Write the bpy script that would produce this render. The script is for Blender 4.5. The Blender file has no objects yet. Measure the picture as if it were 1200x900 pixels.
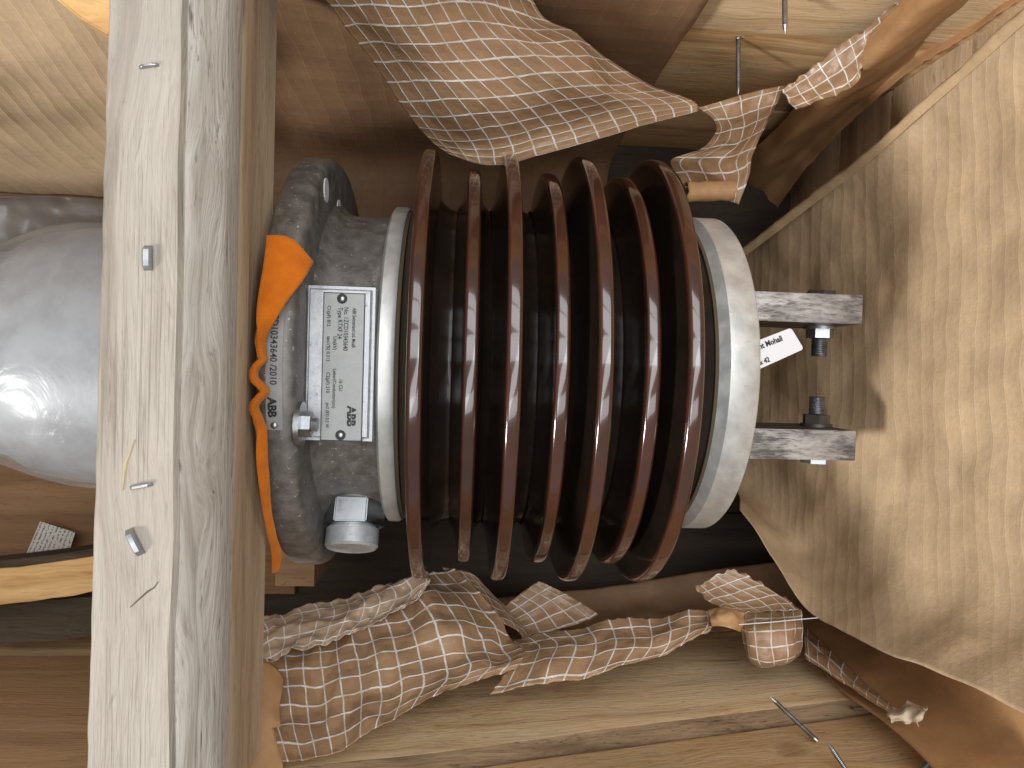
import bpy, bmesh, math, random
from mathutils import Vector, Matrix, noise
random.seed(7)
sc = bpy.context.scene
C = sc.collection

# ------------------------------------------------------------------ camera
FPX = 820.0                       # focal length in pixels of a 1200 px wide picture
CAM = Vector((0, 0, 0.594))
n = Vector((-55/FPX, -20/FPX, 1)).normalized()          # straight down, in (right, down, forward)
ro = math.radians(1.7)
ax = Vector((math.cos(ro), math.sin(ro), 0))
ax = (ax - n*ax.dot(n)).normalized()                    # crate's long axis in the same frame
ay = (-n).cross(ax)                                     # Z x X
def w2(v): return Vector((v.dot(ax), v.dot(ay), v.dot(-n)))   # (right,down,fwd) -> world
# (right,down,forward) is right handed
cr, cd, cf = w2(Vector((1,0,0))), w2(Vector((0,1,0))), w2(Vector((0,0,1)))
cam_d = bpy.data.cameras.new('camera'); cam = bpy.data.objects.new('camera', cam_d); C.objects.link(cam)
M = Matrix((( cr.x, -cd.x, -cf.x, CAM.x), (cr.y, -cd.y, -cf.y, CAM.y), (cr.z, -cd.z, -cf.z, CAM.z), (0,0,0,1)))
cam.matrix_world = M
cam_d.sensor_width = 36; cam_d.lens = 36*FPX/1200; cam_d.clip_start = .01; cam_d.clip_end = 50
sc.camera = cam
sc.render.resolution_x, sc.render.resolution_y = 1024, 768

# ------------------------------------------------------------------ light
w = bpy.data.worlds.new('World'); sc.world = w; w.use_nodes = True
w.node_tree.nodes['Background'].inputs[0].default_value = (1, .96, .91, 1)
w.node_tree.nodes['Background'].inputs[1].default_value = .35
def area(name, loc, target, sx, sy, power, col):
    l = bpy.data.lights.new(name, 'AREA'); l.shape = 'RECTANGLE'; l.size = sx; l.size_y = sy
    l.energy = power; l.color = col
    o = bpy.data.objects.new(name, l); C.objects.link(o); o.location = loc
    o.rotation_euler = (Vector(target)-Vector(loc)).to_track_quat('-Z', 'Y').to_euler()
    return o
Ld = Vector((-.74, -.45, .52)).normalized()
area('window_light', Ld*4.0, (0,0,0), .5, .5, 135, (1, .985, .965))
for k, (ly, lw, lp) in enumerate(((-.80, .42, 11), (-.22, .50, 15), (.42, .56, 17), (1.06, .50, 15), (1.62, .40, 11))):   # a row of roof lights
    area('roof_light', (.1+.12*math.sin(k*2.1), ly, 2.4), (0, .1, 0), 2.3, lw, lp, (.94, .965, 1))
sc.view_settings.view_transform = 'Standard'; sc.view_settings.look = 'None'
sc.view_settings.exposure = 0; sc.view_settings.gamma = 1

# ------------------------------------------------------------------ helpers
def ray(px, py): return w2(Vector(((px-600)/FPX, (py-450)/FPX, 1)))
def P(px, py, z):
    d = ray(px, py); return CAM + d*((z-CAM.z)/d.z)
def PX(px, py, X):
    d = ray(px, py); return CAM + d*((X-CAM.x)/d.x)
def PY(px, py, Y):
    d = ray(px, py); return CAM + d*((Y-CAM.y)/d.y)
def pl(px, py, p0, nrm):
    d = ray(px, py); return CAM + d*((Vector(p0)-CAM).dot(nrm)/d.dot(nrm))

def mesh_obj(name, verts, faces, mat, parent=None, smooth=False, loc=None):
    me = bpy.data.meshes.new(name); me.from_pydata([tuple(v) for v in verts], [], faces)
    me.validate(); return link(name, me, mat, parent, smooth, loc)
def link(name, me, mat, parent=None, smooth=False, loc=None):
    if mat is not None and not me.materials: me.materials.append(mat)
    if smooth:
        me.polygons.foreach_set('use_smooth', [True]*len(me.polygons))
    o = bpy.data.objects.new(name, me); C.objects.link(o)
    if parent is not None:
        o.parent = parent
        if loc is None:
            base = parent.get('_b'); 
            o.location = -Vector(base) if base is not None else (0,0,0)
        else: o.location = loc
        # nested children keep world verts: parent mesh already offset
        if parent.type == 'MESH' and loc is None: o.location = (0,0,0)
    elif loc is not None: o.location = loc
    return o
def bm_obj(name, bm, mat, parent=None, smooth=False, loc=None):
    me = bpy.data.meshes.new(name); bmesh.ops.recalc_face_normals(bm, faces=bm.faces); bm.to_mesh(me); bm.free()
    return link(name, me, mat, parent, smooth, loc)
def thing(name, label, cat, base=(0,0,0), group=None):
    o = bpy.data.objects.new(name, None); C.objects.link(o); o.location = base; o['_b'] = tuple(base)
    o.empty_display_size = .02
    return tag(o, label, cat, group)
def tag(o, label, cat, group=None):
    o['label'] = label; o['category'] = cat
    if group: o['group'] = group
    return o
def autosmooth(o, ang=35):
    me = o.data
    me.polygons.foreach_set('use_smooth', [True]*len(me.polygons))
    me.set_sharp_from_angle(angle=math.radians(ang)); return o

def lathe(name, prof, mat, parent, seg=160, close=True):
    """profile of (X, R) about the X axis"""
    v, f = [], []
    for X, R in prof:
        for k in range(seg):
            a = 2*math.pi*k/seg; v.append((X, R*math.cos(a), R*math.sin(a)))
    for i in range(len(prof)-1):
        for k in range(seg):
            k2 = (k+1) % seg
            f.append((i*seg+k, i*seg+k2, (i+1)*seg+k2, (i+1)*seg+k))
    if close:
        f.append(tuple(range(seg))); f.append(tuple((len(prof)-1)*seg+k for k in range(seg))[::-1])
    o = mesh_obj(name, v, f, mat, parent)
    bm = bmesh.new(); bm.from_mesh(o.data); bmesh.ops.recalc_face_normals(bm, faces=bm.faces); bm.to_mesh(o.data); bm.free()
    return autosmooth(o, 40)

def rod(bm, a, b, r, seg=16, r2=None, twist=0):
    """cylinder / prism from a to b"""
    a, b = Vector(a), Vector(b); d = (b-a); L = d.length
    q = Vector((0,0,1)).rotation_difference(d.normalized())
    r2 = r if r2 is None else r2
    A = [bm.verts.new(a+q@Vector((r*math.cos(2*math.pi*k/seg+twist), r*math.sin(2*math.pi*k/seg+twist), 0))) for k in range(seg)]
    B = [bm.verts.new(b+q@Vector((r2*math.cos(2*math.pi*k/seg+twist), r2*math.sin(2*math.pi*k/seg+twist), 0))) for k in range(seg)]
    for k in range(seg): bm.faces.new((A[k], A[(k+1)%seg], B[(k+1)%seg], B[k]))
    bm.faces.new(A[::-1]); bm.faces.new(B)

def rough_box(name, lo, hi, mat, parent, cut=None, jit=.0012, bev=.002, seed=0, xf=None):
    """a sawn plank: bevelled box cut along its length with slightly wandering edges"""
    lo, hi = Vector(lo), Vector(hi)
    bm = bmesh.new(); bmesh.ops.create_cube(bm, size=1)
    for v in bm.verts: v.co = Vector([lo[i]+(v.co[i]+.5)*(hi[i]-lo[i]) for i in range(3)])
    d = hi-lo; axis = max(range(3), key=lambda i: d[i])
    ncut = cut or max(4, int(d[axis]/.03))
    es = [e for e in bm.edges if abs((e.verts[0].co-e.verts[1].co)[axis]) > 1e-6]
    bmesh.ops.subdivide_edges(bm, edges=es, cuts=ncut, use_grid_fill=True)
    long_e = [e for e in bm.edges if abs((e.verts[0].co-e.verts[1].co).normalized()[axis]) > .99 and len(e.link_faces)==2 and e.calc_face_angle(0) > .5]
    end_e = [e for e in bm.edges if len(e.link_faces)==2 and e.calc_face_angle(0) > .5 and e not in long_e]
    bmesh.ops.bevel(bm, geom=long_e+end_e, offset=bev, segments=2, affect='EDGES', profile=.6)
    for v in bm.verts:
        s = v.co*9 + Vector((seed*7.3, seed*3.1, seed))
        o = noise.noise_vector(s)*jit + noise.noise_vector(v.co*60+Vector((seed,0,0)))*jit*.35
        v.co += o
    if xf: 
        for v in bm.verts: v.co = xf(v.co)
    return autosmooth(bm_obj(name, bm, mat, parent), 40)

# ------------------------------------------------------------------ materials
class NT:
    def __init__(s, name):
        s.m = bpy.data.materials.new(name); s.m.use_nodes = True; s.t = s.m.node_tree
        s.b = s.t.nodes['Principled BSDF']; s.out = s.t.nodes['Material Output']
    def N(s, typ, **kw):
        nd = s.t.nodes.new(typ)
        for k, v in kw.items(): setattr(nd, k, v)
        return nd
    def L(s, a, b): s.t.links.new(a, b)
    def val(s, x, sock):
        if hasattr(x, 'is_output'): s.L(x, sock)
        else: sock.default_value = x
    def coords(s, kind='Object', scale=(1,1,1), rot=(0,0,0), loc=(0,0,0), src=None):
        if src is None:
            tc = s.N('ShaderNodeTexCoord'); src = tc.outputs[kind]
        mp = s.N('ShaderNodeMapping'); s.L(src, mp.inputs[0])
        mp.inputs['Scale'].default_value = scale; mp.inputs['Rotation'].default_value = rot; mp.inputs['Location'].default_value = loc
        return mp.outputs[0]
    def noise(s, vec, scale=5, detail=4, rough=.55, dist=0, out='Fac'):
        nd = s.N('ShaderNodeTexNoise'); s.L(vec, nd.inputs['Vector'])
        nd.inputs['Scale'].default_value = scale; nd.inputs['Detail'].default_value = detail
        nd.inputs['Roughness'].default_value = rough; nd.inputs['Distortion'].default_value = dist
        return nd.outputs[out]
    def ramp(s, fac, pts, interp='LINEAR'):
        nd = s.N('ShaderNodeValToRGB'); s.L(fac, nd.inputs[0]); cr_ = nd.color_ramp; cr_.interpolation = interp
        while len(cr_.elements) < len(pts): cr_.elements.new(.5)
        for e, (p, c) in zip(cr_.elements, pts):
            e.position = p; e.color = (c, c, c, 1) if isinstance(c, (int, float)) else (*c, 1)
        return nd.outputs[0]
    def mix(s, fac, a, b, typ='MIX'):
        nd = s.N('ShaderNodeMix', data_type='RGBA', blend_type=typ)
        s.val(fac, nd.inputs[0])
        for x, k in ((a, 6), (b, 7)):
            if hasattr(x, 'is_output'): s.L(x, nd.inputs[k])
            else: nd.inputs[k].default_value = (*x, 1)
        return nd.outputs[2]
    def math(s, op, a, b=0, c=None):
        nd = s.N('ShaderNodeMath', operation=op); s.val(a, nd.inputs[0]); s.val(b, nd.inputs[1])
        if c is not None: s.val(c, nd.inputs[2])
        return nd.outputs[0]
    def bump(s, h, strength=.3, dist=.001, prev=None):
        nd = s.N('ShaderNodeBump'); nd.inputs['Strength'].default_value = strength; nd.inputs['Distance'].default_value = dist
        s.L(h, nd.inputs['Height'])
        if prev is not None: s.L(prev, nd.inputs['Normal'])
        return nd.outputs[0]
    def set(s, col=None, rough=None, metal=None, normal=None, **kw):
        if col is not None: s.val(col if hasattr(col, 'is_output') else (*col, 1), s.b.inputs['Base Color'])
        if rough is not None: s.val(rough, s.b.inputs['Roughness'])
        if metal is not None: s.val(metal, s.b.inputs['Metallic'])
        if normal is not None: s.L(normal, s.b.inputs['Normal'])
        for k, v in kw.items(): s.val(v, s.b.inputs[k.replace('_', ' ')])
        return s.m

def wood(name, axis, light, mid, dark, saw=0., rough=.8, contrast=1., seed=0., fibre=1., grey=None):
    """sawn softwood; axis = grain direction in object space"""
    m = NT(name)
    st = lambda a, b: tuple(a if i == axis else b for i in range(3))
    co = m.coords(loc=(seed, seed*1.7, seed*.6))
    warp = m.noise(m.coords(scale=st(4, 14), loc=(seed,)*3), 1.0, 3, out='Color')
    vadd = m.N('ShaderNodeVectorMath', operation='MULTIPLY_ADD'); m.L(warp, vadd.inputs[0])
    vadd.inputs[1].default_value = st(0, .055); m.L(co, vadd.inputs[2])
    g1 = m.noise(m.coords(src=vadd.outputs[0], scale=st(1.6, 62)), 1, 5, .6)
    g2 = m.noise(m.coords(src=vadd.outputs[0], scale=st(11, 520)), 1, 4, .65)
    g3 = m.noise(m.coords(src=vadd.outputs[0], scale=st(30, 230)), 1, 3, .6)
    bl = m.noise(co, 9, 5, .6)
    c = m.ramp(g1, [(.30, dark), (.47, mid), (.66, light)])
    c = m.mix(m.math('MULTIPLY', m.ramp(g2, [(.34, 1), (.52, 0)]), .45*contrast), c, dark)
    c = m.mix(m.math('MULTIPLY', m.ramp(g3, [(.27, 1), (.36, 0)]), .55*fibre), c, tuple(x*.35 for x in dark))
    c = m.mix(m.ramp(bl, [(.42, 0), (.68, .45)]), c, grey or mid)
    fl = m.noise(m.coords(src=vadd.outputs[0], scale=st(75, 520)), 1, 2, .5)
    c = m.mix(m.math('MULTIPLY', m.ramp(fl, [(.66, 0), (.76, 1)]), .5*fibre), c, tuple(x*.5 for x in dark))
    # knots
    vo = m.N('ShaderNodeTexVoronoi'); m.L(m.coords(src=vadd.outputs[0], scale=st(5.5, 11), loc=(seed*2,)*3), vo.inputs['Vector']); vo.inputs['Scale'].default_value = 1
    k = m.ramp(vo.outputs['Distance'], [(.05, 1), (.11, 0)])
    c = m.mix(m.math('MULTIPLY', k, .6), c, tuple(x*.3 for x in dark))
    h = m.math('ADD', m.math('MULTIPLY', g2, 1.0), m.math('MULTIPLY', g3, .8))
    if saw:
        ra = (0, 0, .62) if axis == 1 else (0, .85, 0)
        s1 = m.noise(m.coords(scale=(700, 9, 9), rot=ra), 1, 3, .6)
        s2 = m.noise(m.coords(scale=(420, 14, 14), rot=tuple(-x*1.3 for x in ra)), 1, 3, .6)
        msk = m.ramp(m.noise(co, 16, 4), [(.42, 0), (.66, 1)]); msk2 = m.ramp(m.noise(co, 11, 4), [(.5, 0), (.7, 1)])
        sw = m.math('ADD', m.math('MULTIPLY', m.ramp(s1, [(.5, 0), (.72, 1)]), msk), m.math('MULTIPLY', m.ramp(s2, [(.52, 0), (.74, 1)]), msk2))
        h = m.math('ADD', h, m.math('MULTIPLY', sw, saw))
        c = m.mix(m.math('MULTIPLY', sw, .40*saw), c, dark)
    nb = m.bump(h, .55, .0012)
    return m.set(c, rough, 0, nb, Specular_IOR_Level=.25)

def kraft(name, base, scrim=0., rib=(0,0), gloss=.5, cell=1., crinkle=1., embo=1., fade=None):
    """brown crate-lining paper; UV counts scrim cells / emboss ribs"""
    m = NT(name)
    tc = m.N('ShaderNodeTexCoord'); uv = tc.outputs['UV']; ob = tc.outputs['Object']
    n1 = m.noise(ob, 22, 5, .6); n2 = m.noise(ob, 240, 3, .6); n3 = m.noise(ob, 900, 2, .6)
    c = m.mix(m.ramp(n1, [(.3, 0), (.7, 1)]), tuple(x*.80 for x in base), tuple(min(1, x*1.13) for x in base))
    c = m.mix(m.math('MULTIPLY', m.ramp(n2, [(.4, 0), (.75, 1)]), .28), c, tuple(x*.62 for x in base))
    h = m.math('ADD', m.math('MULTIPLY', n2, .35*crinkle), m.math('MULTIPLY', n3, .25*embo))
    rough = gloss
    if scrim:
        wob = m.noise(uv, .9, 2, out='Color')
        va = m.N('ShaderNodeVectorMath', operation='MULTIPLY_ADD'); m.L(wob, va.inputs[0]); va.inputs[1].default_value = (.16,.16,0); m.L(uv, va.inputs[2])
        sp = m.N('ShaderNodeSeparateXYZ'); m.L(va.outputs[0], sp.inputs[0])
        wid = m.noise(uv, 2.2, 2)
        def line(s_, base_w):
            d = m.math('ABSOLUTE', m.math('SUBTRACT', m.math('FRACT', s_), .5))
            d = m.math('DIVIDE', d, m.math('MULTIPLY', m.math('ADD', wid, .45), base_w))
            return m.ramp(d, [(.35, 1), (1.15, 0)])
        lu = line(sp.outputs[0], .068); lv = line(sp.outputs[1], .078)
        ln = m.math('MAXIMUM', lu, lv)
        vis = m.ramp(m.noise(uv, 1.3, 3), [(.30, .40), (.62, .95)])
        lf = m.math('MULTIPLY', ln, m.math('MULTIPLY', vis, scrim))
        c = m.mix(lf, c, (.76, .73, .68))
        h = m.math('ADD', h, m.math('MULTIPLY', ln, .9))
        # paper puckers between the threads
        sn = m.math('MULTIPLY', m.math('ABSOLUTE', m.math('SUBTRACT', m.math('FRACT', sp.outputs[0]), .5)), m.math('ABSOLUTE', m.math('SUBTRACT', m.math('FRACT', sp.outputs[1]), .5)))
        h = m.math('SUBTRACT', h, m.math('MULTIPLY', sn, 4.5))
        rough = m.ramp(m.noise(ob, 60, 3), [(.3, gloss-.12), (.7, gloss+.12)])
    if rib[0] or rib[1]:
        wob = m.noise(uv, .55, 3, out='Color')
        va = m.N('ShaderNodeVectorMath', operation='MULTIPLY_ADD'); m.L(wob, va.inputs[0]); va.inputs[1].default_value = (.38,.38,0); m.L(uv, va.inputs[2])
        sp = m.N('ShaderNodeSeparateXYZ'); m.L(va.outputs[0], sp.inputs[0])
        for s_, amt in ((sp.outputs[0], rib[0]), (sp.outputs[1], rib[1])):
            if not amt: continue
            d = m.math('ABSOLUTE', m.math('SUBTRACT', m.math('FRACT', s_), .5))
            r_ = m.ramp(d, [(.0, 1), (.10, .55), (.32, 0)], 'EASE')
            h = m.math('ADD', h, m.math('MULTIPLY', r_, 1.0*amt))
            fr = m.ramp(d, [(.015, 1), (.06, 0)])
            c = m.mix(m.math('MULTIPLY', fr, .22*min(1, amt)), c, tuple(min(1, x*1.45) for x in base))
    return m.set(c, rough, 0, m.bump(h, .5, .0011), Specular_IOR_Level=.5 if scrim else .3)

def metal(name, col, col2, rough=.45, spots=0., spot_col=(.7,.7,.7), scale=60, bumpv=.3, metallic=1., spot_scale=160, thr=.66):
    m = NT(name); co = m.coords()
    a = m.noise(co, scale, 6, .65); b = m.noise(co, spot_scale, 3, .7); g = m.noise(co, 14, 4, .6)
    c = m.mix(m.ramp(a, [(.35, 0), (.65, 1)]), col2, col)
    c = m.mix(m.math('MULTIPLY', m.ramp(g, [(.4, 0), (.7, 1)]), .4), c, col2)
    h = a
    if spots:
        sp = m.ramp(b, [(thr, 0), (thr+.06, 1)])
        c = m.mix(m.math('MULTIPLY', sp, spots), c, spot_col)
        h = m.math('ADD', a, m.math('MULTIPLY', b, .6))
    r = m.ramp(a, [(.3, max(.05, rough-.12)), (.7, min(1, rough+.12))])
    return m.set(c, r, metallic, m.bump(h, bumpv, .0008))

W_BEAM = wood('weathered_pine', 1, (.42, .375, .315), (.36, .315, .26), (.23, .19, .15), saw=1.2, contrast=.6, fibre=.6, seed=1.3, grey=(.335, .305, .27))
W_WANE = wood('rough_sawn_pine', 1, (.52, .485, .43), (.43, .39, .335), (.20, .16, .12), saw=0, contrast=1., fibre=1.4, seed=4.1, grey=(.47, .435, .385))
W_SIDE = wood('beam_side_pine', 1, (.66, .54, .40), (.58, .455, .32), (.38, .27, .165), contrast=.7, fibre=.8, seed=2.2)  # warm bounced light of the shaded side face put into its colour
W_PLX = wood('crate_pine_lengthwise', 0, (.76, .52, .28), (.66, .425, .205), (.36, .20, .08), saw=0, contrast=1., seed=6.4, grey=(.60, .44, .27))
W_PLX2 = wood('crate_pine_pale', 0, (.80, .58, .34), (.70, .485, .26), (.40, .235, .105), saw=0, contrast=.95, seed=9.9, grey=(.62, .50, .34))
W_PLY = wood('crate_pine_crosswise', 1, (.68, .50, .32), (.57, .40, .24), (.34, .22, .12), contrast=.8, seed=3.7)
W_ENDGR = wood('rough_plank_edge', 0, (.36, .25, .145), (.24, .16, .09), (.09, .055, .03), contrast=1.6, fibre=2., seed=21.)
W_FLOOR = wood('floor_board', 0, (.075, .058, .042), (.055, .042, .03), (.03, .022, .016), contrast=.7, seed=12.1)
W_BOARD = wood('brown_board', 0, (.34, .20, .105), (.27, .155, .08), (.16, .085, .04), contrast=.7, seed=25.)
W_BOARD2 = wood('brown_wall_board', 0, (.44, .275, .145), (.37, .22, .11), (.24, .13, .06), contrast=.5, fibre=.3, seed=27.)
W_BATTEN = wood('fresh_sawn_pine', 0, (.66, .43, .20), (.56, .34, .14), (.34, .17, .06), contrast=.8, fibre=.4, seed=15.5)
W_BARK = wood('bark', 0, (.10, .074, .048), (.065, .046, .029), (.03, .02, .012), contrast=1, seed=17.2)
K_SCRIM = kraft('scrim_reinforced_kraft', (.345, .205, .108), scrim=1., gloss=.36)
K_FOIL = kraft('filmed_scrim_kraft', (.46, .32, .21), scrim=1., gloss=.14, crinkle=2.)
K_HEM = kraft('pale_folded_kraft', (.54, .38, .22), gloss=.4)
K_LINE = kraft('shade_toned_kraft', (.25, .145, .078), rib=(.6, .35), gloss=.6)  # quilted kraft with the shade inside the crate put into its colour
K_PLAIN = kraft('smooth_kraft', (.48, .27, .125), gloss=.5, crinkle=.7)
K_RIB = kraft('ribbed_crepe_kraft', (.56, .405, .25), rib=(.55, .0), gloss=.58, crinkle=2.2)
K_QUILT = kraft('quilted_kraft', (.43, .305, .185), rib=(1.1, .15), gloss=.62, crinkle=1.2)
K_TORN = kraft('torn_paper', (.62, .50, .36), gloss=.6)
CAST = metal('cast_aluminium', (.285, .268, .245), (.145, .135, .122), .55, .8, (.62, .62, .60), 95, .5, .55, 260, .64)
CAST_L = metal('machined_cast_aluminium', (.60, .61, .62), (.40, .41, .42), .5, .6, (.20, .20, .20), 120, .4, .45, 300, .63)
CAPM = metal('brushed_cap_aluminium', (.68, .68, .65), (.52, .52, .50), .45, .5, (.33, .32, .29), 70, .25, .55, 230, .66)
PLATE = metal('plate_aluminium', (.36, .365, .35), (.27, .275, .27), .5, .6, (.16, .16, .155), 50, .1, .25, 330, .69)
ZINC = metal('zinc', (.52, .54, .56), (.32, .335, .35), .36, 0, scale=80, bumpv=.15)
DARKST = metal('dark_steel', (.16, .155, .15), (.08, .078, .075), .45, 0, scale=80, bumpv=.25, metallic=.8)
def worn_bar():
    m = NT('worn_silver_plate')
    a = m.noise(m.coords(scale=(28, 90, 90)), 1, 6, .7); b = m.noise(m.coords(scale=(90, 420, 420)), 1, 4, .7); g = m.noise(m.coords(loc=(.3, 0, 0)), 24, 3)
    c = m.mix(m.ramp(a, [(.36, 0), (.62, 1)]), (.17, .155, .142), (.40, .38, .36))
    c = m.mix(m.math('MULTIPLY', m.ramp(b, [(.50, 0), (.62, 1)]), .7), c, (.16, .14, .13))
    c = m.mix(m.ramp(m.math('ADD', m.math('MULTIPLY', g, .6), m.math('MULTIPLY', b, .4)), [(.50, 0), (.60, .8)]), c, (.05, .044, .042))
    return m.set(c, m.ramp(a, [(.3, .55), (.7, .3)]), .5, m.bump(b, .3, .0006))
BARM = worn_bar()
BARS = metal('dark_bar_side', (.12, .105, .095), (.06, .05, .045), .5, 0, metallic=.6)  # darker colour for the side faces of the terminal bars
CORK = NT('cork_gasket').set((.075, .055, .03), .9)
INK = NT('black_print').set((.012, .012, .014), .6)
def glaze(name, ca, cb, rough=.16, coat=1., cr_=.05, spec=.5):
    m = NT(name); co = m.coords()
    a = m.noise(co, 35, 4, .6)
    c = m.mix(m.ramp(a, [(.35, 0), (.7, 1)]), ca, cb)
    nb = m.bump(m.noise(co, 55, 3), .06, .002)
    return m.set(c, rough, 0, nb, Coat_Weight=coat, Coat_Roughness=cr_, Specular_IOR_Level=spec)
GLAZE = glaze('dark_brown_glaze', (.010, .007, .005), (.018, .011, .008), .13, .12, .06, .22)
GLAZE_RIM = glaze('thin_brown_glaze', (.036, .012, .007), (.056, .018, .010))   # glaze runs thin and lighter on the rims
def felt():
    m = NT('orange_felt'); co = m.coords()
    a = m.noise(co, 900, 3, .7); b = m.noise(co, 60, 4)
    c = m.mix(m.ramp(b, [(.3, 0), (.7, 1)]), (.54, .125, .010), (.70, .19, .016))
    return m.set(c, .95, 0, m.bump(a, .6, .001), Sheen_Weight=.5, Sheen_Tint=(1, .6, .2, 1), Specular_IOR_Level=.1)
FELT = felt()
def film(name, col, alpha_t, rough):
    m = NT(name); co = m.coords()
    a = m.noise(co, 18, 4, .6, 1.2); b = m.noise(co, 90, 3)
    h = m.math('ADD', a, m.math('MULTIPLY', b, .2))
    return m.set(m.mix(m.ramp(a, [(.35, 0), (.65, 1)]), tuple(x*.8 for x in col), col), rough, 0, m.bump(h, .35, .004), Alpha=alpha_t, Coat_Weight=.3, Coat_Roughness=.2)
FILM = film('clear_wrap', (.42, .43, .44), .34, .24)
GREYFILM = film('grey_poly_sheet', (.23, .205, .18), 1., .35)
LOWM = metal('lower_body_aluminium', (.38, .39, .40), (.22, .225, .235), .5, .5, (.25, .25, .25), 24, .15, .5, 110, .66)
WHITE = NT('white_label').set((.72, .72, .74), .5)
def printed_slip():
    m = NT('printed_slip'); tc = m.N('ShaderNodeTexCoord'); uv = tc.outputs['UV']
    sp = m.N('ShaderNodeSeparateXYZ'); m.L(uv, sp.inputs[0])
    fr = m.math('FRACT', m.math('MULTIPLY', sp.outputs[0], 9))
    ln = m.math('LESS_THAN', m.math('ABSOLUTE', m.math('SUBTRACT', fr, .5)), .22)
    words = m.ramp(m.noise(m.coords(src=uv, scale=(9, 14, 1)), 1.6, 3), [(.47, 0), (.5, 1)], 'CONSTANT')
    c = m.mix(m.math('MULTIPLY', m.math('MULTIPLY', ln, words), .8), (.66, .63, .56), (.05, .05, .05))
    return m.set(c, .7)
SLIP = printed_slip()

# ------------------------------------------------------------------ sheets
def cr4(p, t):
    a, b, c, d = p
    return .5*((2*b)+(c-a)*t+(2*a-5*b+4*c-d)*t*t+(3*b-a-3*c+d)*t**3)
def spline(pts, s):
    k = len(pts)-1; x = s*k; i = min(int(x), k-1); t = x-i
    g = lambda j: pts[j] if 0 <= j <= k else (pts[0]*2-pts[1] if j < 0 else pts[k]*2-pts[k-1])
    return cr4((g(i-1), g(i), g(i+1), g(i+2)), t)
def W(q):
    if isinstance(q, Vector): return q
    p = P(q[0], q[1], q[2])
    return p + Vector((0, 0, q[3])) if len(q) > 3 else p
def sheet(name, rows, mat, cells=(8, 8), res=(56, 56), wr=.003, wfreq=26, th=.0006, parent=None, seed=0, edge=0., crease=0., shear=0., folds=(), crumple=None):
    R = [[W(q) for q in r] for r in rows]
    nu, nv = res; v = []; uvs = []
    for j in range(nv+1):
        row = [spline([R[a][b] for a in range(len(R))], j/nv) for b in range(len(R[0]))]
        for i in range(nu+1):
            v.append(spline(row, i/nu)); uvs.append((i/nu*cells[0]+seed*.37+shear*j/nv*cells[1], j/nv*cells[1]+seed*.21))
    idx = lambda i, j: j*(nu+1)+i
    nr = []
    for j in range(nv+1):
        for i in range(nu+1):
            du = v[idx(min(i+1, nu), j)]-v[idx(max(i-1, 0), j)]; dv = v[idx(i, min(j+1, nv))]-v[idx(i, max(j-1, 0))]
            c_ = du.cross(dv); nr.append(c_.normalized() if c_.length > 0 else Vector((0,0,1)))
    o3 = Vector((seed*3.3, seed*1.9, seed*.7)); out = []
    for k, p in enumerate(v):
        d = noise.noise(p*wfreq+o3)*wr + noise.noise(p*wfreq*2.7+o3)*wr*.4
        if crease:
            d += (abs(noise.noise(p*wfreq*.8+o3*2))-.25)*crease + (abs(noise.noise(p*wfreq*2.1+o3*3))-.25)*crease*.45
        if crumple:
            F = noise.voronoi(p*crumple[0]+o3)[0]; d += (min(F[0], .8)-.35)*crumple[1]
            F = noise.voronoi(p*crumple[0]*2.3-o3)[0]; d += (min(F[0], .8)-.35)*crumple[1]*.4
        for (fx, fy, fz, ff, fa) in folds:
            ph = (p.x*fx+p.y*fy+p.z*fz)*ff + noise.noise(p*9+o3)*.55
            tri = abs((ph % 1.)-.5)*2
            d += (tri-.5)*fa*(.35+.65*abs(noise.noise(p*13-o3))*2)
        q = p+nr[k]*d
        if edge:
            i, j = k % (nu+1), k//(nu+1)
            e = min(i, nu-i, j, nv-j)
            if e < 3: q += noise.noise_vector(p*190+o3)*edge*(3-e)/3
        out.append(q)
    f = [(idx(i, j), idx(i+1, j), idx(i+1, j+1), idx(i, j+1)) for j in range(nv) for i in range(nu)]
    o = mesh_obj(name, out, f, mat, parent, True)
    ul = o.data.uv_layers.new(name='UVMap')
    for lp in o.data.loops: ul.data[lp.index].uv = uvs[lp.vertex_index]
    md = o.modifiers.new('thickness', 'SOLIDIFY'); md.thickness = th; md.offset = 0
    return o

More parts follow.
